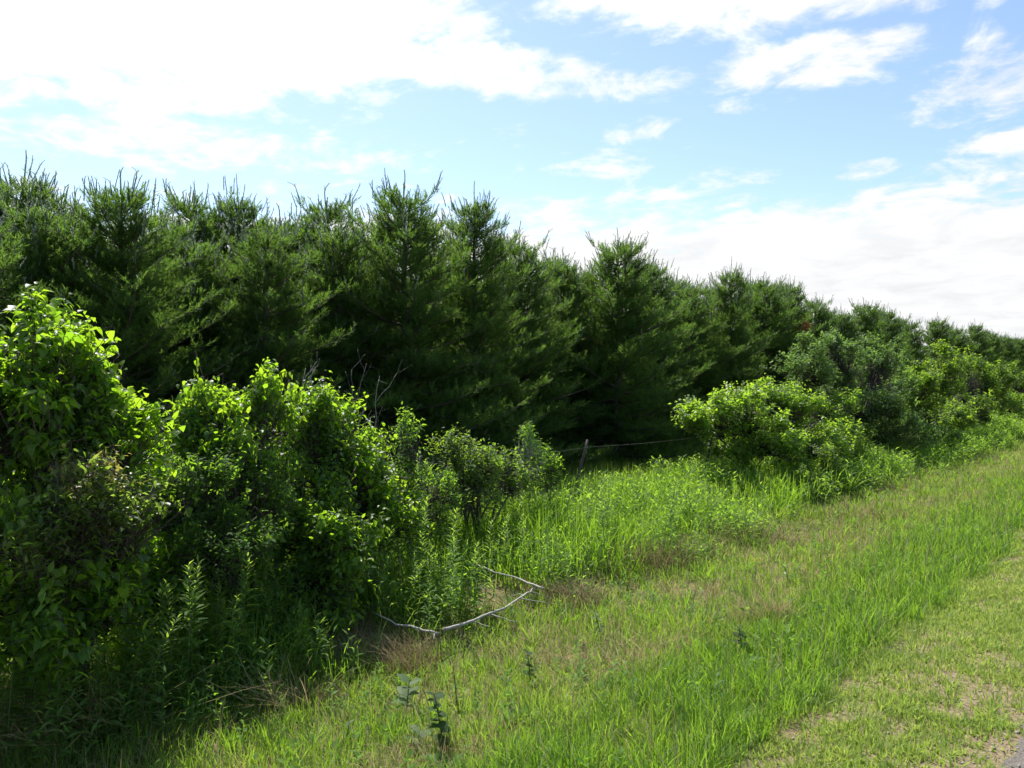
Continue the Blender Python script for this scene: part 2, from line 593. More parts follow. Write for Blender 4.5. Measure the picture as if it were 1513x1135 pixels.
def scatter(u0, u1, rho, near=5.0, fall=1.5, ymax=60.0, dens=None, ymin=-2.0):
    """points in the strip u0..u1 that lie in front of the camera (with a margin), thinning with distance"""
    P = []
    e = [ymin]
    while e[-1] < ymax:
        e.append(e[-1] + max(1.0, 0.25 * abs(e[-1])))
    for y0, y1 in zip(e[:-1], e[1:]):
        ua, ub = u0, u1
        dmin = max(2.0, min(cam_depth(-u, y)[0] for u in (ua, ub) for y in (y0, y1)))
        rmax = rho * min(1.0, (near / dmin) ** fall)
        k = int((ub - ua) * (y1 - y0) * rmax)
        if k == 0:
            continue
        u = RNG.uniform(ua, ub, k)
        y = RNG.uniform(y0, y1, k)
        d, r = cam_depth(-u, y)
        keep = (d > 2.1) & (np.abs(r) < 0.665 * d + 1.3)
        keep &= RNG.random(k) < np.minimum(1, (near / np.maximum(d, 0.1)) ** fall) * rho / rmax
        if dens is not None:
            keep &= RNG.random(k) < dens(u, y)
        P.append(np.stack([-u[keep], y[keep], d[keep]], -1))
    P = np.concatenate(P)
    return P[:, 0], P[:, 1], P[:, 2]


def blades(g, x, y, z, h, w, az, lean, bend, tint, levels=(0, 0.4, 0.75, 1.0)):
    n = len(x)
    s = np.array(levels)
    ca, sa = np.cos(az), np.sin(az)
    fa = az + RNG.normal(0, 0.9, n)
    off = lean[:, None] * s + bend[:, None] * s ** 2.2
    up = s[None] * (1 - 0.30 * np.minimum(1.4, np.abs(bend))[:, None] * s[None] ** 2)
    px = x[:, None] + h[:, None] * off * ca[:, None]
    py = y[:, None] + h[:, None] * off * sa[:, None]
    pz = z[:, None] + h[:, None] * up - 0.01
    prof = np.array([0.75, 1.0, 0.7, 0.0])[None, :] if len(s) == 4 else (1 - s ** 2)[None, :]
    wx, wy = -np.sin(fa)[:, None] * w[:, None] * prof / 2, np.cos(fa)[:, None] * w[:, None] * prof / 2
    K = len(s) - 1
    Lf = np.stack([px[:, :K] - wx[:, :K], py[:, :K] - wy[:, :K], pz[:, :K]], -1)
    Rt = np.stack([px[:, :K] + wx[:, :K], py[:, :K] + wy[:, :K], pz[:, :K]], -1)
    tip = np.stack([px[:, K], py[:, K], pz[:, K]], -1)[:, None]
    V = np.concatenate([Lf, Rt, tip], 1)
    T = []
    for k in range(K - 1):
        T += [(k, K + k, K + k + 1), (k, K + k + 1, k + 1)]
    T.append((K - 1, 2 * K - 1, 2 * K))
    T = np.array(T)[None] + (np.arange(n) * (2 * K + 1))[:, None, None]
    g.add(V, T, np.repeat(np.clip(tint, 0, 1), 2 * K + 1))


def U(a, b, n):
    return RNG.uniform(a, b, n)


def sizes(d, near=5.0, p=0.55):
    return np.maximum(1.0, (d / near)) ** p


def grass(name, label, mat, u0, u1, rho, hfun, w, lean, bend, dens=None, near=5.0, fall=1.5, ymax=60, tfun=None, levels=(0, 0.4, 0.75, 1.0), flat=0.0):
    g = Geo()
    x, y, d = scatter(u0, u1, rho, near, fall, ymax, dens)
    n = len(x)
    h = hfun(-x, y) * U(0.55, 1.25, n)
    az = 12.566 * NP(x, y, 0.33) + RNG.normal(0, 0.9, n)
    t = U(0, 1, n) * 0.7 + NQ(x, y, 0.8) * 0.3 if tfun is None else tfun(-x, y, n)
    blades(g, x, y, ground_z(x, y) + U(0, flat, n), h, w * U(0.6, 1.4, n) * sizes(d, near), az,
           np.abs(RNG.normal(0, lean, n)), RNG.normal(0, bend, n), t, levels)
    return link(name, g.mesh(name, (mat,)), label=label, cat='grass', kind='stuff'), n


def dry(u, y):       # where the verge is thin and straw-coloured
    return np.clip((NP(u, y, 0.55) * 0.6 + NQ(u, y, 1.7) * 0.6 - 0.56) * 4.5, 0, 1) * np.clip((u - 2.7) / 0.7, 0, 1) * np.clip((17 - y) / 8, 0.25, 1)


S3 = (0, 0.5, 1.0)
bare = lambda u, y: np.clip((NP(u, y, 0.16) * 0.55 + NQ(u, y, 0.5) * 0.6 - 0.30) * 2.6, 0.18, 0.9) * np.clip((u - 0.70) / 0.08, 0, 1)
grass('mown_grass', 'short bright mown grass with bare sandy soil along the road edge', M_MOWN, 0.66, 2.0, 7600,
      lambda u, y: 0.045 + 0.03 * NP(u, y, 0.3), 0.0085, 0.5, 0.5, bare, levels=S3, ymax=26)
lush_edge = lambda u, y: np.clip((u - 1.72 - 0.22 * (NP(u, y, 0.35) - 0.5) - 0.2 * (NQ(u, y, 0.9) - 0.5)) / 0.12, 0, 1)
grass('lush_verge_grass', 'tall lush green grass bordering the mown strip', M_GRASS, 1.5, 3.4, 2650,
      lambda u, y: (0.07 + 0.10 * NP(u, y, 0.5) + 0.15 * NQ(u, y, 0.19)) * np.clip((3.7 - u) / 0.8, 0.5, 1), 0.0060, 0.38, 0.55,
      lambda u, y: lush_edge(u, y) * np.clip((3.4 - u) / 0.7, 0.15, 1), ymax=34,
      tfun=lambda u, y, n: U(0, 0.35, n) + 0.25 * NP(u, y, 0.4))
grass('thin_verge_grass', 'yellowish thin grass sloping down to the ditch', M_GRASS, 2.8, 5.5, 1900,
      lambda u, y: 0.06 + 0.10 * NP(u, y, 0.6) + 0.12 * NQ(u, y, 0.15), 0.0060, 0.35, 0.5, lambda u, y: (1 - 0.6 * dry(u, y)) * np.clip(1.7 * NZ(u, y, 0.13) + 0.1, 0.2, 1), ymax=45,
      tfun=lambda u, y, n: U(0.0, 0.55, n) + 0.5 * NP(u, y, 0.45))
grass('dry_verge_straw', 'pale dead straw lying among the verge grass', M_STRAW, 1.7, 5.6, 950,
      lambda u, y: 0.10 + 0.07 * NP(u, y, 0.6), 0.0056, 0.9, 0.7, lambda u, y: np.where(u < 2.9, 0.06, 0.16) + 0.8 * dry(u, y), ymax=45, levels=S3, flat=0.05)
# bank: tall coarse grass
bank = lambda u, y: np.clip((u - 5.2 - 1.0 * (NP(u, y, 1.1) - 0.5) - 0.5 * (NQ(u, y, 0.4) - 0.5)) / 0.5, 0, 1) * np.clip(1.25 - 0.5 * NQ(u, y, 0.7), 0.3, 1) * clear(u, y)
grass('tall_bank_grass', 'tall coarse grass on the bank beyond the ditch', M_TALL, 5.0, 8.4, 620,
      lambda u, y: (0.36 + 0.30 * NP(u, y, 0.8)) * np.clip((u - 4.7) / 0.9, 0.45, 1), 0.0095, 0.2, 0.5, bank, near=7, ymax=60, fall=1.3)
grass('field_grass', 'pale meadow grass between the fence and the pines', M_GRASS, 8.4, 12.0, 480,
      lambda u, y: 0.28 + 0.16 * NP(u, y, 0.9), 0.009, 0.25, 0.4, near=8, ymax=50, fall=1.4, tfun=lambda u, y, n: U(0.4, 1, n), levels=S3)
grass('dead_bank_thatch', 'brown dead grass thatch along the foot of the bank', M_THATCH, 4.8, 6.4, 500,
      lambda u, y: 0.16 + 0.12 * NP(u, y, 0.6), 0.005, 0.9, 0.8, lambda u, y: np.clip((NQ(u, y, 0.8) * 0.6 + NP(u, y, 0.3) * 0.5 - 0.5) * 4, 0.05, 1), near=6, ymax=40, levels=S3, flat=0.05)

# coarse tufts: blades fanning out from one crown
def tufts(name, label, mat, u0, u1, rho, nb, h0, h1, w, dens=None, ymax=34, near=6.0, cat='grass'):
    g = Geo()
    cx, cy, cd_ = scatter(u0, u1, rho, near, 1.2, ymax, dens)
    m = len(cx)
    bi = np.repeat(np.arange(m), nb)
    n = len(bi)
    az_ = U(0, 6.283, n)
    rr = np.abs(RNG.normal(0, 0.025, n))
    x_, y_ = cx[bi] + rr * np.cos(az_), cy[bi] + rr * np.sin(az_)
    hh = U(h0, h1, m)[bi] * U(0.5, 1.15, n)
    blades(g, x_, y_, ground_z(x_, y_), hh, w * U(0.6, 1.4, n) * sizes(cd_)[bi], az_, U(0.05, 0.5, n), U(0.0, 0.75, n), np.clip(U(0, 0.6, m)[bi] + U(0, 0.5, n), 0, 1))
    link(name, g.mesh(name, (mat,)), label=label, cat=cat, kind='stuff')


tufts('coarse_grass_tufts', 'coarse bright grass tufts along the verge and ditch edge', M_TALL, 1.8, 5.6, 13, 18, 0.12, 0.28, 0.006, lambda u, y: np.clip(1.8 * NZ(u, y, 0.6) - 0.3, 0, 1) * clear(u, y))
tufts('dry_grass_tufts', 'small tan dead grass tufts among the thin verge grass', M_STRAW, 2.9, 5.6, 8, 20, 0.10, 0.24, 0.0055, lambda u, y: np.clip(dry(u, y) + 0.15, 0, 1))
tufts('mown_strip_tufts', 'low spreading tufts on the mown strip', M_MOWN, 0.85, 1.75, 45, 14, 0.04, 0.09, 0.0085, ymax=16, near=5)
tufts('tall_bank_tufts', 'tall arching grass tufts on the bank', M_TALL, 5.4, 8.0, 6, 20, 0.40, 0.7, 0.0068, lambda u, y: np.clip(2.0 * NP(u, y, 0.8) - 0.4, 0, 1) * clear(u, y), ymax=45, near=8)

# seed stalks standing out of the lush grass
g = Geo()
x, y, d = scatter(1.7, 4.6, 26, 6.0, 1.0, 26)
n = len(x)
h = U(0.34, 0.55, n)
az = U(0, 6.28, n)
blades(g, x, y, ground_z(x, y), h, 0.0032 * sizes(d), az, U(0.0, 0.25, n), U(0, 0.3, n), U(0.5, 1, n))
k = np.arange(n)
tops = np.stack([x + h * 0.25 * np.cos(az), y + h * 0.25 * np.sin(az), ground_z(x, y) + h * 0.93], -1)
link('seed_stalks', g.mesh('seed_stalks', (M_STRAW,)), label='thin pale seed stalks standing above the verge grass', cat='grass', kind='stuff')

# pebbles and crumbs on the mown strip and the road edge
g = Geo()
x, y, d = scatter(0.3, 1.7, 240, 5, 1.5, 16, lambda u, y: 1.15 - bare(u, y))
n = len(x)
oct_v = np.array([(1, 0, 0), (-1, 0, 0), (0, 1, 0), (0, -1, 0), (0, 0, 1), (0, 0, -1)], float)
oct_t = np.array([(0, 2, 4), (2, 1, 4), (1, 3, 4), (3, 0, 4), (2, 0, 5), (1, 2, 5), (3, 1, 5), (0, 3, 5)])
th = U(0, 6.28, n)
R = np.zeros((n, 3, 3))
R[:, 0, 0], R[:, 0, 1], R[:, 1, 0], R[:, 1, 1], R[:, 2, 2] = np.cos(th), -np.sin(th), np.sin(th), np.cos(th), 1
sz = RNG.gamma(2.0, 0.0022, n) + 0.002
zz = np.where(-x < 0.73, 0.02, ground_z(x, y))
g.stamp((oct_v, oct_t), np.stack([x, y, zz + sz * 0.3], -1), R, np.stack([sz * U(0.8, 1.5, n), sz, sz * 0.6], -1), U(0, 1, n))
link('roadside_grit', g.mesh('roadside_grit', (M_STONE,)), label='small stones and grit scattered on the sandy road edge', cat='gravel', kind='stuff')

# ------------------------------------------------------------------ pines


def make_pine(seed, H=6.0, slim=1.0):
    """a young plantation pine: trunk with whorled limbs, needle crown, pale new growth; base at the origin"""
    rg = np.random.default_rng(seed)
    wood, crown, new = Geo(), Geo(), Geo()
    zz = np.linspace(0, H, 12)
    wob = np.cumsum(rg.normal(0, 0.012, (12, 2)), 0)
    trunk = np.stack([wob[:, 0], wob[:, 1], zz], -1)
    wood.tube(trunk, 0.085 * (1 - zz / H) ** 0.8 + 0.010, 7)
    tx = lambda z: np.array([np.interp(z, zz, trunk[:, 0]), np.interp(z, zz, trunk[:, 1]), z])
    SB, SD, SL, ST = [], [], [], []        # shoots: base, direction, length, tint
    z = 0.25
    ends = []
    while z < H - 0.25:
        f = z / H
        nb = rg.integers(5, 8) if f < 0.9 else 5
        nb0 = nb
        nb = nb0 + (4 if f > 0.3 else 2)
        a0 = rg.uniform(0, 6.28)
        rad = 1.80 * slim * (1 - f) ** 0.64 * (1.0 if f > 0.12 else 0.94) + 0.08
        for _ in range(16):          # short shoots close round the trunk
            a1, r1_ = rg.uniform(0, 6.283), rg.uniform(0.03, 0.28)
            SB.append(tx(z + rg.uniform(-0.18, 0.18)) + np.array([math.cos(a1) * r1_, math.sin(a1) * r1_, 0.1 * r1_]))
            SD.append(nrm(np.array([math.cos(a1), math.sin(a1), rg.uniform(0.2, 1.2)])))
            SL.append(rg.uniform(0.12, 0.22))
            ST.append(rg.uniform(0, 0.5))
        for b in range(nb):
            ang = a0 + b * 6.283 / nb0 + rg.normal(0, 0.25) + (0.5 if b >= nb0 else 0)
            zb = z + rg.normal(0, 0.05) + (0.16 if b >= nb0 else 0)
            Lb = rad * (rg.uniform(0.65, 1.25) if b < nb0 else rg.uniform(0.35, 0.75))
            rise = np.interp(f, [0, 0.4, 0.75, 1], [0.05, 0.28, 0.62, 1.0]) + rg.normal(0, 0.18)
            s = np.linspace(0, 1, 6)
            hd = np.array([math.cos(ang), math.sin(ang), 0])
            pts = tx(zb)[None] + hd[None] * (Lb * s)[:, None]
            pts[:, 2] += Lb * (rise * 0.55 * s + 0.45 * (rise * 0.6 + 0.25) * s ** 2.4)
            pts += rg.normal(0, 0.015, pts.shape) * s[:, None]
            wood.tube(pts, 0.018 * (0.4 + Lb / 1.5) * (1 - s) + 0.004, 4)
            # twigs along the limb
            nt_ = int(11 + 17 * Lb)
            for q in range(nt_):
                sq = rg.uniform(0.06, 1.0) ** 0.85
                base = np.array([np.interp(sq, s, pts[:, c_]) for c_ in range(3)])
                dirb = nrm(pts[min(5, int(sq * 5) + 1)] - pts[min(4, int(sq * 5))])
                side = nrm(np.cross(dirb, [0, 0, 1])) * (1 if q % 2 else -1)
                tl = (0.12 + 0.42 * Lb * (1 - sq) * rg.uniform(0.5, 1.0)) if q < nt_ - 1 else 0.16
                td = nrm(dirb * rg.uniform(0.5, 1.0) + side * rg.uniform(0.3, 0.9) + np.array([0, 0, rg.uniform(-0.1, 0.65)]))
                ns = max(1, int(tl / 0.085))
                tt = rg.uniform(0, 1)
                for m in range(ns):
                    fr = (m + 0.4) / ns
                    p = base + td * tl * fr + np.array([0, 0, 0.25 * tl * fr * fr])
                    SB.append(p)
                    SD.append(nrm(td + rg.normal(0, 0.28, 3) + np.array([0, 0, 0.25 + 0.5 * f])))
                    SL.append(rg.uniform(0.11, 0.21))
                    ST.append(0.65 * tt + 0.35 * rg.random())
            ends.append((pts[-1], f, hd))
        z += rg.uniform(0.30, 0.42) if f < 0.7 else rg.uniform(0.24, 0.34)
    SB, SD, SL, ST = map(np.array, (SB, SD, SL, ST))
    nn = 13
    n = len(SB) * nn
    bi = np.repeat(np.arange(len(SB)), nn)
    ref = nrm(np.cross(SD, rg.normal(0, 1, (len(SB), 3))))
    ref2 = np.cross(SD, ref)
    ph = rg.uniform(0, 6.283, n)
    along = rg.uniform(0, 1, n)
    radial = np.cos(ph)[:, None] * ref[bi] + np.sin(ph)[:, None] * ref2[bi]
    th = rg.uniform(0.35, 0.95, n) * (1.1 - 0.6 * along)
    nd = SD[bi] * np.cos(th)[:, None] + radial * np.sin(th)[:, None]
    p0 = SB[bi] + SD[bi] * (along * SL[bi])[:, None]
    ln = rg.uniform(0.065, 0.115, n)
    wd = 0.0118
    sd = nrm(np.cross(nd, rg.normal(0, 1, (n, 3))))
    V = np.stack([p0 - sd * wd / 2, p0 + sd * wd / 2, p0 + nd * ln[:, None]], 1)
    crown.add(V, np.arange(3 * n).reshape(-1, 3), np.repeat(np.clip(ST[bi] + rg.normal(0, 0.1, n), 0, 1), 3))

    def candle(p, d, ln, r, hook):
        s = np.linspace(0, 1, 7)
        side = nrm(np.append(rg.normal(0, 1, 2), 0))
        pts = p[None] + d[None] * (ln * s)[:, None] + side[None] * (hook * ln * np.clip((s - 0.72) / 0.28, 0, 1) ** 1.3)[:, None]
        pts[:, 2] -= hook * ln * 0.35 * np.clip((s - 0.8) / 0.2, 0, 1)
        new.tube(pts, r * (1 - 0.45 * s), 4, tint=rg.random(), cap=False)
        m = int(ln * 110)
        sp = rg.uniform(0.0, 0.85, m)
        q = p[None] + d[None] * (ln * sp)[:, None]
        dd = nrm(d[None] * 1.6 + rg.normal(0, 0.5, (m, 3)))
        sd_ = nrm(np.cross(dd, rg.normal(0, 1, (m, 3)))) * 0.004
        W = np.stack([q - sd_, q + sd_, q + dd * (0.03 + 0.03 * rg.random(m))[:, None]], 1)
        new.add(W, np.arange(3 * m).reshape(-1, 3), 0.8)

    top = trunk[-1]
    candle(top - [0, 0, 0.05], nrm(np.array([rg.normal(0, 0.04), rg.normal(0, 0.04), 1])), rg.uniform(0.6, 0.85), 0.011, rg.choice([0.05, 0.1, 0.25]))
    for k in range(5):
        a_ = k * 1.2566 + rg.normal(0, 0.2)
        candle(top - [0, 0, 0.06], nrm(np.array([math.cos(a_) * 0.55, math.sin(a_) * 0.55, 1])), rg.uniform(0.22, 0.4), 0.009, rg.uniform(0, 0.15))
    for p, f, hd in ends:
        if f > 0.68 or (f > 0.5 and rg.random() < 0.35):
            for k in range(1 + (f > 0.72) + (f > 0.88)):
                candle(p + rg.normal(0, 0.05, 3), nrm(hd * 0.22 + np.array([rg.normal(0, 0.12), rg.normal(0, 0.12), 1])),
                       rg.uniform(0.14, 0.30) + 0.5 * max(0, f - 0.65), 0.0075, rg.choice([0.02, 0.04, 0.06, 0.22]))
        elif rg.random() < 0.5:
            candle(p, nrm(hd * 0.5 + np.array([0, 0, 1])), rg.uniform(0.08, 0.14), 0.008, 0.1)
    return (wood.mesh('pine_trunk', (M_BARK,), smooth=True), crown.mesh('pine_crown', (M_NEEDLE,)), new.mesh('pine_new_growth', (M_CANDLE,)), H + 0.5)


PROTO = [make_pine(11, 6.0, 1.0), make_pine(23, 6.0, 0.9), make_pine(37, 6.0, 1.08), make_pine(41, 6.0, 0.95)]
ORD = ['first', 'second', 'third', 'fourth', 'fifth', 'sixth', 'seventh', 'eighth', 'ninth', 'tenth', 'eleventh', 'twelfth', 'thirteenth',
       'fourteenth', 'fifteenth', 'sixteenth', 'seventeenth', 'eighteenth', 'nineteenth', 'twentieth', 'twenty-first', 'twenty-second',
       'twenty-third', 'twenty-fourth', 'twenty-fifth', 'twenty-sixth', 'twenty-seventh', 'twenty-eighth', 'twenty-ninth', 'thirtieth']
PK = 0


def pine(px, u, top_y=None, H=None, wide=1.0, label=None, group=None):
    global PK
    x, y, d = place(px, u)
    z = float(ground_z(x, y))
    tr, cr, nw, H0 = PROTO[PK % len(PROTO)]
    hh = (height_at(top_y, d) - z) if H is None else H
    root = link('pine_tree', None, loc=(x, y, z - 0.03), label=label, cat='pine tree', group=group)
    root.empty_display_size = 0.3
    root.rotation_euler = (0, 0, PK * 2.3999)
    s = hh / H0
    w = wide * (0.55 + 0.45 * s) * (0.92 + 0.2 * math.sin(PK * 1.7) ** 2)
    root.scale = (w, w, s)
    link('trunk', tr, root)
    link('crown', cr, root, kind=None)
    link('new_growth', nw, root)
    PK += 1
    return root


# front row (column in the photograph, metres from the lane line, where the tip ends)
FRONT = [(-75, 11.6, 262), (60, 12.2, 280), (176, 11.8, 246), (292, 12.6, 335), (395, 12.0, 318), (505, 12.4, 318), (600, 11.7, 254),
         (697, 11.6, 280), (765, 12.3, 338), (832, 12.6, 372), (912, 11.7, 336), (968, 12.1, 378), (1022, 12.4, 408), (1080, 11.9, 386),
         (1128, 12.2, 402), (1166, 11.9, 412), (1202, 12.3, 432), (1243, 12.0, 452), (1276, 11.7, 438), (1312, 12.2, 452), (1348, 12.0, 468),
         (1384, 11.8, 464), (1413, 12.1, 478), (1440, 11.9, 474), (1464, 12.0, 486), (1486, 12.0, 492), (1506, 12.0, 494), (1524, 12.0, 498)]
GROUP = 'pines in the front row of the plantation'
LOOK = {2: 'broad tall pine with many upright tips', 6: 'tallest dark pine with a hooked leader', 7: 'narrow pine with a long straight leader',
        10: 'pointed pine standing above its neighbours', 18: 'rounded bushy pine rising behind the grey-green shrub'}
for i, (px, u, ty) in enumerate(FRONT):
    lab = '%s, %s from the left in the front row' % (LOOK.get(i, 'dark green pine'), ORD[i])
    pine(px, u, ty, wide=1.22, label=lab, group=GROUP)
# second row fills the gaps between the crowns
SECOND = [(-20, 14.6, 262), (38, 15.0, 236), (112, 14.8, 280), (236, 14.8, 318), (280, 15.2, 268), (352, 15.0, 268), (414, 14.8, 300), (450, 15.0, 345),
          (488, 15.0, 276), (548, 15.0, 335), (640, 15.0, 335), (730, 15.2, 362), (815, 15.0, 366), (865, 15.0, 386), (945, 15.0, 384), (1000, 15.0, 402),
          (1052, 15.0, 410), (1108, 15.0, 402), (1152, 15.0, 406), (1222, 15.0, 452), (1294, 15.0, 448), (1330, 15.0, 462), (1400, 15.0, 474),
          (1455, 15.0, 484), (1480, 15.0, 490), (1500, 15.0, 494)]
for i, (px, u, ty) in enumerate(SECOND):
    pine(px, u - 0.7, ty, wide=1.25, label='paler pine top in the second row, %s from the left, showing between front crowns' % ORD[i], group='pines of the second row')
yy = -1.0
while yy < 62:
    for u in (18.0, 21.0):
        t = (-u * cH + yy * sH) / (u * sH + yy * cH)
        px = 756.5 + FP * t
        if -120 < px < 1540:
            pine(px, u + RNG.uniform(-0.3, 0.3), H=RNG.uniform(5.0, 5.7), label='dim pine deep in the plantation behind the second row', group='pines deep in the plantation')
    yy += 2.6 if yy < 30 else 4.0

# ------------------------------------------------------------------ shrubs
LEAF_VARIANTS = {}


def leaf_variants(key, tmpl, mat):
    if key not in LEAF_VARIANTS:
        LEAF_VARIANTS[key] = [make_mesh('leaf_%s' % key, tmpl[0] * [1 + 0.1 * math.sin(k * 3), 1, 1 + 0.5 * math.sin(k * 5)], tmpl[1], np.full(len(tmpl[0]), k / 5.0), (mat,)) for k in range(6)]
    return LEAF_VARIANTS[key]


def shrub(name, label, cat, lobes, mat, tmpl, leaf, twigs, per_twig, base_px=None, base_u=None, group=None, singles=0, key=None, droop=0.5,
          spread=0.38, red_tips=False, stem_mat=None, upright=0.0, fuzz=0.06):
    """lobes: (px, py, half width px, half height px, u) -> ellipsoids of foliage at their own distance; stems rise from one base"""
    LC, LR = [], []
    for px, py, hw, hh, u in lobes:
        x, y, d = place(px, u)
        LC.append((x, y, height_at(py, d)))
        LR.append((hw / FP * d, hh / FP * d))
    LC, LR = np.array(LC), np.array(LR)
    bx, by, _ = place(base_px if base_px is not None else np.mean([l[0] for l in lobes]), base_u if base_u is not None else np.mean([l[4] for l in lobes]))
    bz = float(ground_z(bx, by))
    base = np.array([bx, by, bz])
    root = link(name, None, loc=base, label=label, cat=cat, group=group)
    wood, fol = Geo(), Geo()
    vol = LR[:, 0] * LR[:, 1]
    # every lobe breaks up into clumps of its own
    SC_, SR_, SW_, SP_ = [], [], [], []
    for k in range(len(LC)):
        r3k = np.array([LR[k, 0], np.clip(LR[k, 0] * 1.1, 0.3, 1.0), LR[k, 1]])
        SC_.append(LC[k]); SR_.append(r3k * 0.72); SW_.append(vol[k] * 0.34); SP_.append(k)
        for _ in range(9):
            dk = nrm(RNG.normal(0, 1, 3) + np.array([0, -0.25, 0.3])) * r3k * RNG.uniform(0.6, 0.9)
            SC_.append(LC[k] + np.array([dk[0] * cH - dk[1] * sH, dk[0] * sH + dk[1] * cH, dk[2]]))
            SR_.append(r3k * RNG.uniform(0.22, 0.42)); SW_.append(vol[k] * 0.66 / 9); SP_.append(k)
    SC_, SR_, SW_, SP_ = map(np.array, (SC_, SR_, SW_, SP_))
    sub = RNG.choice(len(SC_), twigs, p=SW_ / SW_.sum())
    pick = SP_[sub]
    dirs = nrm(RNG.normal(0, 1, (twigs, 3)) + np.array([0, 0, 0.25]))
    rad = RNG.uniform(0.35, 1.0, twigs) ** 0.5
    # stray shoots break the outline
    stray = RNG.random(twigs) < 0.12
    rad = np.where(stray, rad * RNG.uniform(1.1, 1.7, twigs), rad)
    r3 = SR_[sub]
    # lobes are turned so that their width lies across the view
    loc = dirs * rad[:, None] * r3
    tipp = np.stack([loc[:, 0] * cH - loc[:, 1] * sH, loc[:, 0] * sH + loc[:, 1] * cH, loc[:, 2]], -1) + SC_[sub]
    gzz = ground_z(tipp[:, 0], tipp[:, 1]) + 0.05
    tipp[:, 2] = np.maximum(tipp[:, 2], gzz + RNG.uniform(0, 0.2, twigs))
    wd = np.stack([dirs[:, 0] * cH - dirs[:, 1] * sH, dirs[:, 0] * sH + dirs[:, 1] * cH, dirs[:, 2]], -1)
    tdir = nrm(wd * 0.8 + np.array([0, 0, 0.55 + upright]) + RNG.normal(0, 0.3, (twigs, 3)))
    tl = spread * RNG.uniform(0.6, 1.2, twigs)
    start = tipp - tdir * tl[:, None]
    # stems
    nst = max(3, len(LC) * 2) if len(LC) > 2 else 2
    for k in range(nst):
        c_ = LC[k % len(LC)] + RNG.normal(0, 0.12, 3)
        s = np.linspace(0, 1, 6)[:, None]
        b0 = base - [0, 0, 0.05] + np.append(RNG.normal(0, 0.10, 2), 0)
        mid = b0 * 0.45 + c_ * 0.55 + np.array([0, 0, 0.18])
        pts = (1 - s) ** 2 * b0 + 2 * s * (1 - s) * mid + s ** 2 * c_
        wood.tube(pts, np.linspace(0.020, 0.007, 6) * (1.0 if len(LC) > 2 else 0.55), 5)
    s = np.array([0, 0.6, 1.0])[None, :, None]
    a_ = LC[pick] * 0.75 + base * 0.25 + RNG.normal(0, 0.05, (twigs, 3))
    mid = start * 0.6 + a_ * 0.4
    P = (1 - s) ** 2 * a_[:, None] + 2 * s * (1 - s) * mid[:, None] + s ** 2 * start[:, None]
    P = np.concatenate([P, tipp[:, None]], 1)
    wood.tubes(P, np.tile(np.array([0.006, 0.0042, 0.003, 0.0015]), (twigs, 1)) * (leaf / 0.08) ** 0.5, 3)
    # leaves in pairs along the twig, the last ones at its tip
    n = twigs * per_twig
    ti = np.repeat(np.arange(twigs), per_twig)
    m = np.tile(np.arange(per_twig), twigs)
    fr = 0.15 + 0.85 * ((m // 2) + 0.5) / ((per_twig + 1) // 2) + RNG.normal(0, 0.04, n)
    p = start[ti] + tdir[ti] * (tl[ti] * fr)[:, None] + RNG.normal(0, fuzz * 0.4, (n, 3))
    ref = nrm(np.cross(tdir, np.array([0.2, 0.1, 1.0])))
    ang = (m // 2) * 1.5708 + (m % 2) * math.pi + RNG.normal(0, 0.35, n)
    rb = np.cross(tdir, ref)
    lat = np.cos(ang)[:, None] * ref[ti] + np.sin(ang)[:, None] * rb[ti]
    along = nrm(lat * 0.9 + tdir[ti] * 0.55 + np.array([0, 0, -droop])[None] * RNG.uniform(0.3, 1.4, n)[:, None])
    hint = nrm(np.array([0, 0, 1.0])[None] + tdir[ti] * 0.5 + RNG.normal(0, 0.35, (n, 3)))
    R = frames(along, hint)
    sz = leaf * RNG.uniform(0.6, 1.2, n) * np.where(m >= per_twig - 2, 0.75, 1.0)
    tint = np.clip(RNG.uniform(0, 1, twigs)[ti] * 0.5 + RNG.uniform(0, 0.5, n), 0, 1)
    if red_tips:
        tint = np.where((m >= per_twig - 4) & (tipp[ti, 2] > np.quantile(tipp[:, 2], 0.72)), RNG.uniform(0.3, 1, n), RNG.uniform(0, 0.2, n))
    single = np.zeros(n, bool)
    if singles:
        dd = p[:, 0] * -sH + p[:, 1] * cH
        score = sz / dd + 0.004 * (p[:, 2] - bz) / 2.5
        front = (rad[ti] > 0.8)
        idx = np.argsort(-np.where(front, score, -1))[:singles]
        single[idx] = True
        var = leaf_variants(key, tmpl, mat)
        for k in idx:
            o = bpy.data.objects.new('leaf', var[int(tint[k] * 5.99)])
            COL.objects.link(o)
            o.parent = root
            mtx = Matrix.Identity(4)
            for r_ in range(3):
                for c2 in range(3):
                    mtx[r_][c2] = R[k][r_][c2] * sz[k]
                mtx[r_][3] = p[k][r_] - base[r_]
            o.matrix_local = mtx
    q = ~single
    fol.stamp(tmpl, p[q] - base, R[q], sz[q], tint[q])
    wood.V = [v - base for v in wood.V]
    link('stems', wood.mesh(name + '_stems', (stem_mat or M_TWIG,), smooth=True), root)
    link('foliage', fol.mesh(name + '_foliage', (mat,)), root, kind='stuff')
    return root


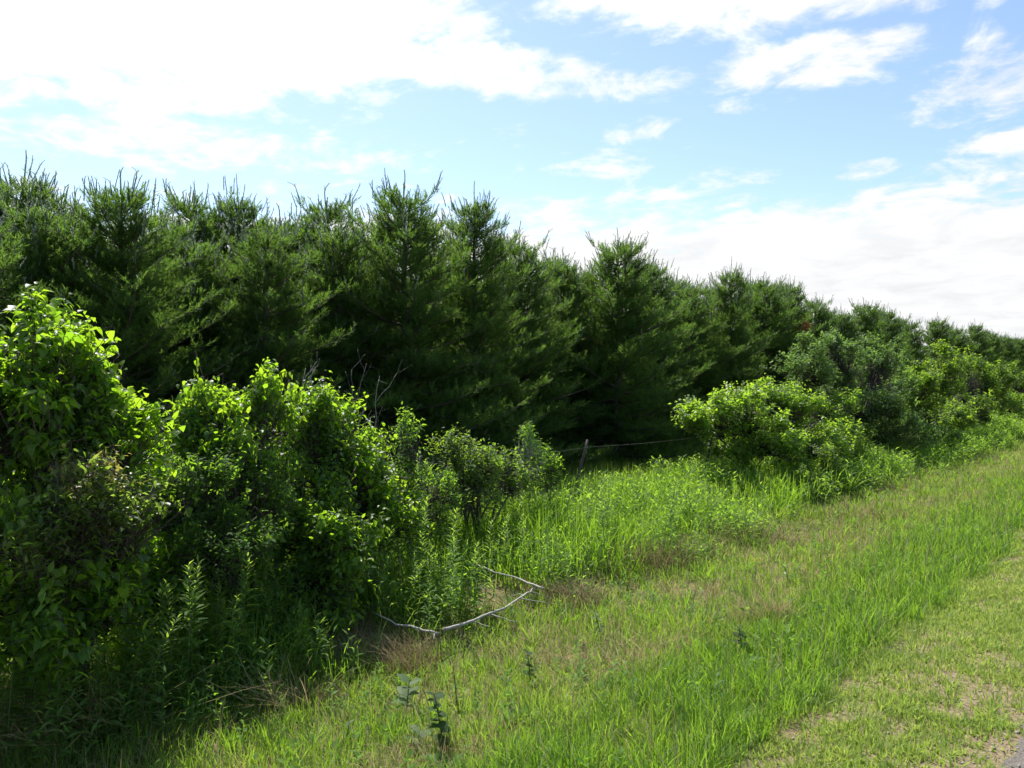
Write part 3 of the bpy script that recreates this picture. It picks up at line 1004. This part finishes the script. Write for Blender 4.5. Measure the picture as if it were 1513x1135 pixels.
shrub('leafy_shrub', 'tall dogwood-like shrub with drooping bright leaves at the left edge', 'shrub',
      [(20, 545, 135, 118, 6.2), (85, 496, 80, 66, 6.1), (90, 600, 90, 70, 5.95), (150, 590, 60, 55, 6.0), (195, 608, 44, 44, 5.95), (50, 720, 160, 100, 6.1), (-90, 600, 120, 160, 6.3), (40, 850, 170, 90, 5.9), (170, 800, 90, 80, 5.9), (190, 700, 75, 70, 6.1), (60, 915, 150, 55, 5.65), (160, 880, 90, 55, 5.7)],
      M_DOG, OVATE, 0.080, 1750, 12, 40, 6.3, singles=300, key='dogwood', droop=0.75)
shrub('leafy_shrub', 'low shrub with reddish new leaves in front of the tall left shrub', 'shrub',
      [(125, 700, 72, 44, 5.35), (95, 760, 100, 50, 5.4), (195, 735, 46, 40, 5.45)],
      M_RED, OBLONG, 0.055, 330, 14, 120, 5.8, droop=0.1, red_tips=True, singles=0)
shrub('leafy_shrub', 'middle shrub with large drooping leaves, left of the bare twigs', 'shrub',
      [(325, 592, 58, 46, 6.7), (390, 580, 48, 44, 6.7), (285, 640, 40, 45, 6.6), (350, 670, 90, 70, 6.7), (340, 780, 115, 90, 6.6), (250, 840, 90, 70, 6.2), (245, 740, 45, 70, 6.4)],
      M_DOG, OVATE2, 0.073, 1350, 12, 350, 6.8, singles=220, key='drooping', droop=0.9)
shrub('leafy_shrub', 'dense rounded shrub between the drooping-leaved one and the thin twiggy one', 'shrub',
      [(498, 602, 58, 52, 6.9), (450, 618, 50, 58, 6.9), (548, 655, 38, 52, 6.9), (480, 690, 85, 70, 6.8), (460, 790, 120, 90, 6.5), (430, 860, 120, 60, 6.2), (545, 730, 66, 70, 6.7), (585, 760, 50, 50, 6.6)],
      M_DOG, OVATE, 0.068, 1500, 12, 490, 7.0, singles=260, key='rounded', droop=0.6)
shrub('leafy_shrub', 'small-leaved glossy shrub between the two middle shrubs', 'shrub',
      [(320, 690, 70, 58, 6.35), (385, 705, 55, 55, 6.35), (250, 720, 50, 70, 6.2), (330, 790, 110, 60, 6.1)],
      M_HON, SMALL, 0.046, 560, 18, 320, 6.4, droop=0.2)
shrub('leafy_shrub', 'thin upright shrub with dead twigs beside the dense rounded shrub', 'shrub',
      [(605, 632, 30, 34, 7.0), (600, 690, 40, 50, 7.0), (650, 700, 36, 36, 6.9), (640, 745, 60, 40, 7.0)],
      M_HON, OBLONG, 0.062, 230, 12, 610, 7.0, droop=0.2, upright=0.3)
shrub('leafy_shrub', 'small leafy shrub at the fence line against the dark pines', 'shrub',
      [(668, 648, 36, 26, 7.3), (705, 665, 52, 28, 7.3), (690, 690, 60, 26, 7.2), (745, 672, 26, 22, 7.3), (690, 720, 70, 26, 7.1), (760, 700, 40, 22, 7.2)],
      M_MID, OBLONG, 0.065, 420, 12, 700, 7.3, droop=0.1, upright=0.4)
shrub('leafy_sapling', 'slender sapling with a pale trunk left of the leaning dark post', 'sapling',
      [(778, 645, 16, 24, 7.4), (784, 668, 26, 20, 7.4)], M_HON, OBLONG, 0.065, 80, 12, 776, 7.4, droop=0.1, upright=0.7, stem_mat=M_DEAD)
shrub('leafy_sapling', 'small bushy sapling close beside the leaning dark fence post', 'sapling',
      [(812, 672, 15, 22, 7.5), (812, 695, 18, 18, 7.5)], M_HON, OBLONG, 0.06, 70, 12, 812, 7.5, droop=0.2, upright=0.5)
shrub('leafy_shrub', 'bright yellow-green spreading shrub at the fence post on the right', 'shrub',
      [(1045, 606, 55, 36, 7.7), (1016, 612, 30, 26, 7.8), (1100, 605, 70, 44, 7.4), (1165, 600, 60, 42, 7.3), (1225, 605, 50, 42, 7.2), (1120, 650, 85, 36, 7.2), (1190, 655, 80, 42, 7.0), (1240, 650, 45, 42, 7.0), (1150, 580, 60, 26, 7.4)],
      M_YEL, FAR_LEAF, 0.095, 2300, 12, 1120, 7.4, droop=0.25, spread=0.45, upright=0.2)
shrub('leafy_shrub', 'low rounded green shrub in front of the yellow-green shrub', 'shrub',
      [(1222, 694, 50, 38, 6.0), (1252, 708, 38, 30, 5.9), (1190, 710, 34, 26, 5.9)], M_MID, FAR_LEAF, 0.065, 520, 14, 1225, 6.1, droop=0.2, upright=0.3)
shrub('leafy_shrub', 'grey-green shrub rising behind the yellow-green one', 'shrub',
      [(1192, 530, 56, 44, 8.0), (1250, 528, 60, 44, 7.9), (1300, 545, 62, 60, 7.8), (1270, 605, 85, 60, 7.5), (1315, 645, 76, 58, 6.9)],
      M_GREY, SMALL, 0.10, 1500, 16, 1255, 7.8, droop=0.1, spread=0.4)
shrub('leafy_shrub', 'loose broad-leaved shrub right of the grey-green shrub', 'shrub',
      [(1345, 578, 54, 52, 7.4), (1392, 556, 54, 50, 7.4), (1430, 572, 48, 56, 7.4), (1375, 618, 80, 52, 7.2), (1432, 620, 46, 46, 7.1), (1370, 655, 72, 38, 6.7)],
      M_MID, FAR_LEAF, 0.12, 2100, 12, 1385, 7.4, droop=0.3, spread=0.5)
shrub('leafy_shrub', 'green shrub at the right edge before the far pines', 'shrub',
      [(1468, 575, 38, 42, 7.6), (1505, 568, 32, 38, 7.6), (1490, 605, 38, 30, 7.4), (1535, 585, 34, 40, 7.6)],
      M_MID, FAR_LEAF, 0.13, 1300, 12, 1490, 7.6, droop=0.3, spread=0.5)
shrub('leafy_shrub', 'low yellow-green bush under the shrub at the right edge', 'shrub',
      [(1470, 622, 24, 14, 7.0), (1500, 618, 22, 15, 7.0)], M_YEL, FAR_LEAF, 0.11, 220, 12, 1485, 7.0, droop=0.2)

# ------------------------------------------------------------------ tall weeds on the bank


def make_weed(seed, H, nl, leaf, mat):
    rg = np.random.default_rng(seed)
    st, lf = Geo(), Geo()
    s = np.linspace(0, 1, 6)
    ln = rg.normal(0, 0.10, 2)
    pts = np.stack([ln[0] * H * s ** 2, ln[1] * H * s ** 2, H * s], -1)
    st.tube(pts, np.linspace(0.0045, 0.0018, 6), 4, tint=rg.random())
    f = np.linspace(0.12, 1.0, nl) ** 0.75
    p = np.stack([np.interp(f, s, pts[:, k]) for k in range(3)], -1)
    an = np.arange(nl) * 2.39996 + rg.normal(0, 0.5, nl)
    upw = np.interp(f, [0, 0.5, 1], [-0.1, 0.45, 1.6]) + rg.normal(0, 0.25, nl)
    al = nrm(np.stack([np.cos(an), np.sin(an), upw], -1))
    sz = leaf * np.interp(f, [0, 0.25, 0.7, 1], [0.8, 1.1, 0.95, 0.5]) * rg.uniform(0.8, 1.2, nl)
    lf.stamp(LANCE, p, frames(al, np.tile([0, 0, 1.0], (nl, 1)) + rg.normal(0, 0.15, (nl, 3))), sz, np.clip(f * 0.6 + rg.uniform(0, 0.4, nl), 0, 1))
    return st.mesh('weed_stem', (M_STEM,)), lf.mesh('weed_foliage', (mat,))


WEEDS = [make_weed(100 + k, 0.62 + 0.06 * k, 46 + 4 * k, 0.095 + 0.006 * (k % 3), M_GOLD) for k in range(5)]
x, y, d = scatter(5.3, 8.3, 26, 8.0, 1.0, 40, lambda u, y: np.clip(2.2 * NP(u, y, 1.0) - 0.45, 0.05, 1) * clear(u, y))
order = np.argsort(d)
cnt = 0
rest = []
for k in order:
    if cnt < 290:
        st_, lf_ = WEEDS[RNG.integers(5)]
        o = link('goldenrod_stalk', None, loc=(x[k], y[k], float(ground_z(x[k], y[k])) - 0.01),
                 label='leafy upright goldenrod stalk in the tall weeds on the bank', cat='weed', group='goldenrod stalks on the bank')
        s_ = RNG.uniform(0.75, 1.25)
        o.scale = (s_, s_, s_ * RNG.uniform(0.9, 1.15))
        o.rotation_euler = (RNG.normal(0, 0.08), RNG.normal(0, 0.08), RNG.uniform(0, 6.28))
        link('stem', st_, o)
        link('foliage', lf_, o, kind='stuff')
        cnt += 1
    else:
        rest.append(k)
# mass of small herbs between them
g = Geo()
x, y, d = scatter(4.7, 8.6, 150, 7.0, 1.2, 45, lambda u, y: np.clip(1.8 * NQ(u, y, 0.9) - 0.2, 0.08, 1) * np.clip((u - 4.9 - 0.9 * (NP(u, y, 0.8) - 0.5)) / 0.6, 0, 1) * clear(u, y))
n, nl = len(x), 10
h = U(0.22, 0.55, n) * (0.7 + 0.6 * NP(x, y, 0.8))
bi = np.repeat(np.arange(n), nl)
f = np.tile(np.linspace(0.2, 1, nl), n)
an = np.tile(np.arange(nl) * 2.4, n) + np.repeat(U(0, 6, n), nl) + RNG.normal(0, 0.3, n * nl)
lx, ly = RNG.normal(0, 0.15, n)[bi], RNG.normal(0, 0.15, n)[bi]
p = np.stack([x[bi] + lx * h[bi] * f, y[bi] + ly * h[bi] * f, ground_z(x, y)[bi] + h[bi] * f], -1)
al = nrm(np.stack([np.cos(an), np.sin(an), np.interp(f, [0, 1], [0.0, 1.1])], -1))
g.stamp(LANCE, p, frames(al, np.array([0, 0, 1.0])[None] + RNG.normal(0, 0.2, (n * nl, 3))), 0.085 * U(0.7, 1.3, n * nl) * sizes(d, 7, 0.4)[bi], np.clip(0.5 * U(0, 1, n)[bi] + 0.5 * U(0, 1, n * nl), 0, 1))
link('bank_herbs', g.mesh('bank_herbs', (M_GOLD,)), label='low mass of leafy herbs filling the bank', cat='ground cover', kind='stuff')
# small herbs in the verge
g = Geo()
x, y, d = scatter(2.0, 5.2, 20, 6.0, 1.2, 30, lambda u, y: np.clip(2.0 * NP(u, y, 0.7) - 0.5, 0.03, 1))
n, nl = len(x), 10
h = U(0.08, 0.24, n)
bi = np.repeat(np.arange(n), nl)
f = np.tile(np.linspace(0.2, 1, nl), n)
an = np.tile(np.arange(nl) * 2.4, n) + np.repeat(U(0, 6, n), nl)
p = np.stack([x[bi], y[bi], ground_z(x, y)[bi] + h[bi] * f], -1)
al = nrm(np.stack([np.cos(an), np.sin(an), np.interp(f, [0, 1], [0.1, 0.9])], -1))
g.stamp(SMALL, p, frames(al, np.array([0, 0, 1.0])[None] + RNG.normal(0, 0.2, (n * nl, 3))), 0.05 * U(0.6, 1.3, n * nl), U(0, 1, n * nl))
link('verge_herbs', g.mesh('verge_herbs', (M_BRIGHTLEAF,)), label='small broad-leaved herbs scattered through the verge grass', cat='ground cover', kind='stuff')

# ------------------------------------------------------------------ fence
fence = link('wire_fence', None, loc=(-8.2, 10.7, -0.28), label='old wire fence with leaning dark posts before the pines', cat='fence')
fb = np.array([-8.2, 10.7, -0.28])
posts = [(7.0, 0.02, 0.03), (10.6, 0.10, 0.22), (15.3, 0.10, 0.15), (20.2, 0.0, 0.0)]
tops = []
for yp, lnx, lny in posts:
    g = Geo()
    zb = float(ground_z(-8.2, yp))
    s = np.linspace(0, 1, 5)
    pts = np.stack([-8.2 + lnx * s, yp + (0.16 + lny) * s, zb - 0.1 + 1.2 * s], -1) - fb
    g.tube(pts + RNG.normal(0, 0.004, pts.shape), np.array([0.030, 0.029, 0.028, 0.027, 0.024]), 7)
    link('post', g.mesh('post', (M_POST,), smooth=False), fence)
    tops.append(pts[-1])
for drop, sag in ((0.12, 0.03),):
    for a_, b_ in zip(tops[:-1], tops[1:]):
        g = Geo()
        s = np.linspace(0, 1, 12)
        pts = a_ + (b_ - a_) * s[:, None]
        pts[:, 2] -= drop + sag * 4 * s * (1 - s)
        pts[:, 0] += 0.05
        g.tube(pts, 0.0026, 4)
        link('wire', g.mesh('wire', (M_WIRE,)), fence)

# ------------------------------------------------------------------ fallen branches and dead twigs


def dead_branch(label, pix, r0, r1, lift, twigs=()):
    pts = []
    for px, py in pix:
        p, _ = on_ground(px, py)
        pts.append(p)
    pts = np.array(pts)
    pts[:, 2] = ground_z(pts[:, 0], pts[:, 1]) + lift
    s = np.linspace(0, len(pts) - 1, 4 * len(pts))
    fine = np.stack([np.interp(s, np.arange(len(pts)), pts[:, k]) for k in range(3)], -1)
    fine += RNG.normal(0, 0.0035, fine.shape)
    base = fine[0].copy()
    root = link('fallen_branch', None, loc=base, label=label, cat='branch', group='dead branches lying along the ditch')
    g = Geo()
    g.tube(fine - base, np.linspace(r0, r1, len(fine)), 7)
    link('limb', g.mesh('limb', (M_DEAD,), smooth=True), root)
    for f, ang, ln in twigs:
        k = int(f * (len(fine) - 1))
        d0 = nrm(fine[min(k + 1, len(fine) - 1)] - fine[k - 1])
        sd = np.array([-d0[1], d0[0], 0])
        td = nrm(d0 * 0.5 + sd * ang + np.array([0, 0, -0.25]))
        q = np.linspace(0, 1, 5)[:, None]
        g = Geo()
        g.tube(fine[k] - base + td * ln * q + RNG.normal(0, 0.006, (5, 3)), np.linspace(r1 * 0.8, 0.003, 5), 5)
        link('twig', g.mesh('twig', (M_DEAD,)), root)


dead_branch('long pale forked dead branch lying across the ditch weeds', BRANCHES['fork'], 0.017, 0.008, 0.19, [(0.3, -1.2, 0.2), (0.45, -0.9, 0.3), (0.62, 0.9, 0.22), (0.8, -1.0, 0.32), (0.95, -0.6, 0.3), (0.9, 0.8, 0.25)])
dead_branch('pale dead stick crossing the tip of the long forked branch', BRANCHES['cross'], 0.007, 0.012, 0.28)
dead_branch('curved grey dead branch in the shade left of the forked branch', BRANCHES['curved'], 0.007, 0.012, 0.20, [(0.95, -0.8, 0.1)])
dead_branch('short thick grey stick half hidden in shaded weeds', BRANCHES['short'], 0.018, 0.013, 0.22)
dead_branch('thin bleached stick standing in shaded weeds above the curved branch', BRANCHES['upright'], 0.012, 0.007, 0.42)
dead_branch('faint pale stick lying deep in the shade at far left', BRANCHES['faint'], 0.010, 0.008, 0.25)


def bare_twigs(label, px, u, py0, py1, n, spread, seed, lean=0.0):
    rg = np.random.default_rng(seed)
    x_, y_, d_ = place(px, u)
    z0, z1 = height_at(py0, d_), height_at(py1, d_)
    zb = float(ground_z(x_, y_))
    base = np.array([x_, y_, zb])
    root = link('dead_shrub', None, loc=base, label=label, cat='dead shrub')
    g = Geo()

    def grow(p, d0, ln, r, lev):
        k = 6
        s = np.linspace(0, 1, k)
        pts = p[None] + d0[None] * (ln * s)[:, None] + np.cumsum(rg.normal(0, 0.022 * ln, (k, 3)), 0)
        g.tube(pts, np.linspace(r, r * 0.5, k), 4)
        if lev:
            for _ in range(rg.integers(2, 5)):
                q = rg.integers(2, k)
                grow(pts[q], nrm(d0 + rg.normal(0, 0.45, 3)), ln * rg.uniform(0.35, 0.65), r * 0.55, lev - 1)
    H = z1 - zb
    for i_ in range(n):
        lat = rg.normal(0, spread) + lean
        dr = nrm(np.array([lat * cH, lat * sH, 1]))
        grow(np.append(rg.normal(0, 0.05, 2), 0), dr, H * rg.uniform(0.46, 0.6), 0.0065, 3)
    link('branching', g.mesh('dead_branching', (M_DEAD,), smooth=True), root)


bare_twigs('bare pale dead shrub poking above the dense rounded shrub', 530, 7.5, 600, 478, 4, 0.10, 5, -0.10)
bare_twigs('leafless grey twigs among the thin upright shrub', 640, 7.6, 700, 628, 4, 0.25, 8)
bare_twigs('thin bare twigs rising behind the middle drooping shrub', 440, 7.6, 600, 508, 2, 0.15, 12)

# ------------------------------------------------------------------ broad-leaved plants in the verge


def leaf_plant(name, label, px, py, H, pairs, leaf, mat, tmpl, stem_mat, up=0.4, key=None, rosette=False, cat='plant', flower=False):
    p0, d_ = on_ground(px, py)
    root = link(name, None, loc=p0, label=label, cat=cat)
    rg = np.random.default_rng(int(px * 7 + py))
    s = np.linspace(0, 1, 6)
    ln = rg.normal(0, 0.12, 2)
    pts = np.stack([ln[0] * H * s ** 1.5, ln[1] * H * s ** 1.5, H * s - 0.01], -1)
    if not rosette:
        g = Geo()
        g.tube(pts, np.linspace(0.006, 0.003, 6), 5, tint=0.3)
        link('stem', g.mesh('plant_stem', (stem_mat,)), root)
    var = leaf_variants(key, tmpl, mat)
    for i_ in range(pairs * 2):
        f = 0.25 + 0.75 * (i_ // 2 + 0.6) / pairs if not rosette else 0.1
        pp = np.array([np.interp(min(1, f), s, pts[:, k]) for k in range(3)])
        an = (i_ // 2) * 1.57 + (i_ % 2) * 3.14 + rg.normal(0, 0.35)
        al = nrm(np.array([math.cos(an), math.sin(an), up + rg.normal(0, 0.2) + 0.5 * (f - 0.5)]))
        Rm = frames(al[None], np.array([[rg.normal(0, 0.25), rg.normal(0, 0.25), 1.0]]))[0]
        o = bpy.data.objects.new('leaf', var[rg.integers(6)])
        COL.objects.link(o)
        o.parent = root
        sc_ = leaf * rg.uniform(0.7, 1.15) * (1.1 - 0.45 * f)
        mt = Matrix.Identity(4)
        for r_ in range(3):
            for c2 in range(3):
                mt[r_][c2] = Rm[r_][c2] * sc_
            mt[r_][3] = pp[r_]
        o.matrix_local = mt
    if flower:
        g = Geo()
        m = 60
        c0 = pts[-1] + rg.normal(0, 0.02, (m, 3)) * [1.6, 1.6, 0.5]
        al = nrm(rg.normal(0, 1, (m, 3)) + [0, 0, 0.5])
        g.stamp(SMALL, c0, frames(al, rg.normal(0, 1, (m, 3))), np.full(m, 0.014), rg.random(m))
        link('flower_head', g.mesh('flower_head', (M_FLOWER,)), root)
    return root


leaf_plant('broad_leaf_plant', 'tall dark-leaved weed on a thin stem at the bottom edge', 655, 1118, 0.42, 11, 0.105, M_DARKLEAF, BROAD, M_REDSTEM, 0.1, 'dark')
leaf_plant('broad_leaf_plant', 'bright rosette plant at the foot of the dark-leaved weed', 662, 1140, 0.2, 6, 0.18, M_BRIGHTLEAF, OBLONG, M_STEM, 0.7, 'bright', rosette=True)
leaf_plant('broad_leaf_plant', 'pale grey-leaved plant with broad blades left of the dark weed', 600, 1062, 0.28, 5, 0.15, M_PALELEAF, BROAD, M_STEM, 0.5, 'pale')
leaf_plant('broad_leaf_plant', 'broad pale leaf plant low beside the dark weed, near bottom edge', 618, 1112, 0.14, 3, 0.15, M_PALELEAF, BROAD, M_STEM, 0.4, 'pale')
leaf_plant('broad_leaf_plant', 'small whitish-topped plant left of the bottom-edge weeds', 512, 1104, 0.17, 4, 0.07, M_PALELEAF, OBLONG, M_STEM, 0.5, 'paleoblong')
leaf_plant('broad_leaf_plant', 'dark upright plant just below the forked dead branch', 784, 1012, 0.28, 7, 0.09, M_DARKLEAF, BROAD, M_STEM, 0.3, 'dark')
leaf_plant('broad_leaf_plant', 'bright rosette of arching leaves right of the dark weed', 768, 1066, 0.2, 8, 0.18, M_BRIGHTLEAF, OBLONG, M_STEM, 0.8, 'bright', rosette=True)
leaf_plant('broad_leaf_plant', 'red-stemmed leafy stalk above the dark bottom-edge weed', 675, 1050, 0.32, 8, 0.055, M_GOLD, OBLONG, M_REDSTEM, 0.5, 'gold')
leaf_plant('broad_leaf_plant', 'dark low broad-leaved clump at the edge of the lush grass', 1098, 975, 0.26, 8, 0.10, M_DARKLEAF, BROAD, M_STEM, 0.4, 'dark')
leaf_plant('broad_leaf_plant', 'grey-green leafy plant in the thin grass left of centre verge', 888, 948, 0.3, 7, 0.09, M_PALELEAF, OBLONG, M_STEM, 0.4, 'paleoblong')
leaf_plant('broad_leaf_plant', 'dark thin plant standing among straw in mid verge', 1022, 912, 0.28, 5, 0.06, M_DARKLEAF, OBLONG, M_STEM, 0.4, 'darkoblong')
leaf_plant('flowering_plant', 'small plant topped with yellow flowers in the verge', 1116, 868, 0.32, 5, 0.07, M_MID, OBLONG, M_STEM, 0.4, 'mid', flower=True)
leaf_plant('broad_leaf_plant', 'leafy yellow-green sprig in the verge right of the yellow flowers', 1166, 866, 0.24, 6, 0.085, M_YEL, OVATE, M_STEM, 0.4, 'sprig')

# ------------------------------------------------------------------ dry grass clumps along the ditch


def straw_clump(label, px, py, rx, n, h, mat, flat):
    p0, d_ = on_ground(px, py)
    g = Geo()
    a_ = U(0, 6.283, n)
    r_ = rx * np.sqrt(U(0, 1, n))
    x_, y_ = p0[0] + r_ * np.cos(a_), p0[1] + r_ * np.sin(a_)
    az_ = RNG.normal(U(0, 6.28, 1)[0], 1.1, n)
    blades(g, x_, y_, ground_z(x_, y_) + U(0, 0.06, n), h * U(0.5, 1.3, n), 0.0055 * U(0.6, 1.3, n) * sizes(d_ + 0 * x_), az_, U(0.3, flat, n), U(-0.2, 0.7, n), U(0, 1, n))
    me = g.mesh('dry_grass_clump', (mat,))
    me.transform(Matrix.Translation(-Vector(p0)))
    link('dry_grass_clump', me, loc=p0, label=label, cat='dry grass', group='dead grass clumps along the ditch')


straw_clump('flattened grey-brown straw heap in the shaded bottom-left corner', 90, 1075, 0.5, 520, 0.45, M_STRAW, 2.2)
straw_clump('loose dead stalks just right of the bottom-left straw heap', 190, 1062, 0.35, 160, 0.42, M_STRAW, 1.6)
straw_clump('bent tan stalks at the shade edge near the bottom left', 425, 1048, 0.22, 110, 0.34, M_STRAW, 1.6)
straw_clump('dark reddish-brown thatch at the root end of the forked branch', 610, 990, 0.26, 300, 0.24, M_THATCH, 1.3)
straw_clump('brown thatch tussock overhanging the ditch right of the forked branch', 862, 902, 0.30, 260, 0.26, M_THATCH, 1.4)
straw_clump('pinkish-brown dead tussock in front of the bank weeds', 968, 838, 0.40, 200, 0.36, M_THATCH, 1.0)
straw_clump('pale straw tuft at the edge of the lush grass', 1135, 922, 0.24, 260, 0.24, M_STRAW, 1.0)
straw_clump('grey thatch patch at the foot of the bank weeds', 1110, 800, 0.7, 190, 0.3, M_THATCH, 1.2)
straw_clump('brown litter patch in front of the low rounded shrub', 1290, 770, 0.8, 220, 0.22, M_THATCH, 1.5)

# rust-coloured dead sprig on a far pine
x_, y_, d_ = place(1190, 11.0)
g = Geo()
n = 260
c0 = RNG.normal(0, 1, (n, 3)) * [0.10, 0.10, 0.20]
al = nrm(RNG.normal(0, 1, (n, 3)) + [0, 0, 0.6])
g.stamp(LANCE, c0, frames(al, RNG.normal(0, 1, (n, 3))), np.full(n, 0.12), RNG.random(n))
g.tube(np.array([(0, 0, -0.45), (0.02, 0, 0), (0, 0.02, 0.3)]), [0.01, 0.007, 0.003], 4)
link('dead_sprig', g.mesh('dead_sprig', (M_RUST,)), loc=(x_, y_, height_at(487, d_)), label='rust-orange dead pine sprig behind the grey-green shrub', cat='sprig')

tot = sum(len(o.data.polygons) for o in SC.objects if o.type == 'MESH')
uniq = sum(len(m.polygons) for m in bpy.data.meshes)
print('OBJ', len(SC.objects), 'unique tris', uniq, 'instanced', tot)
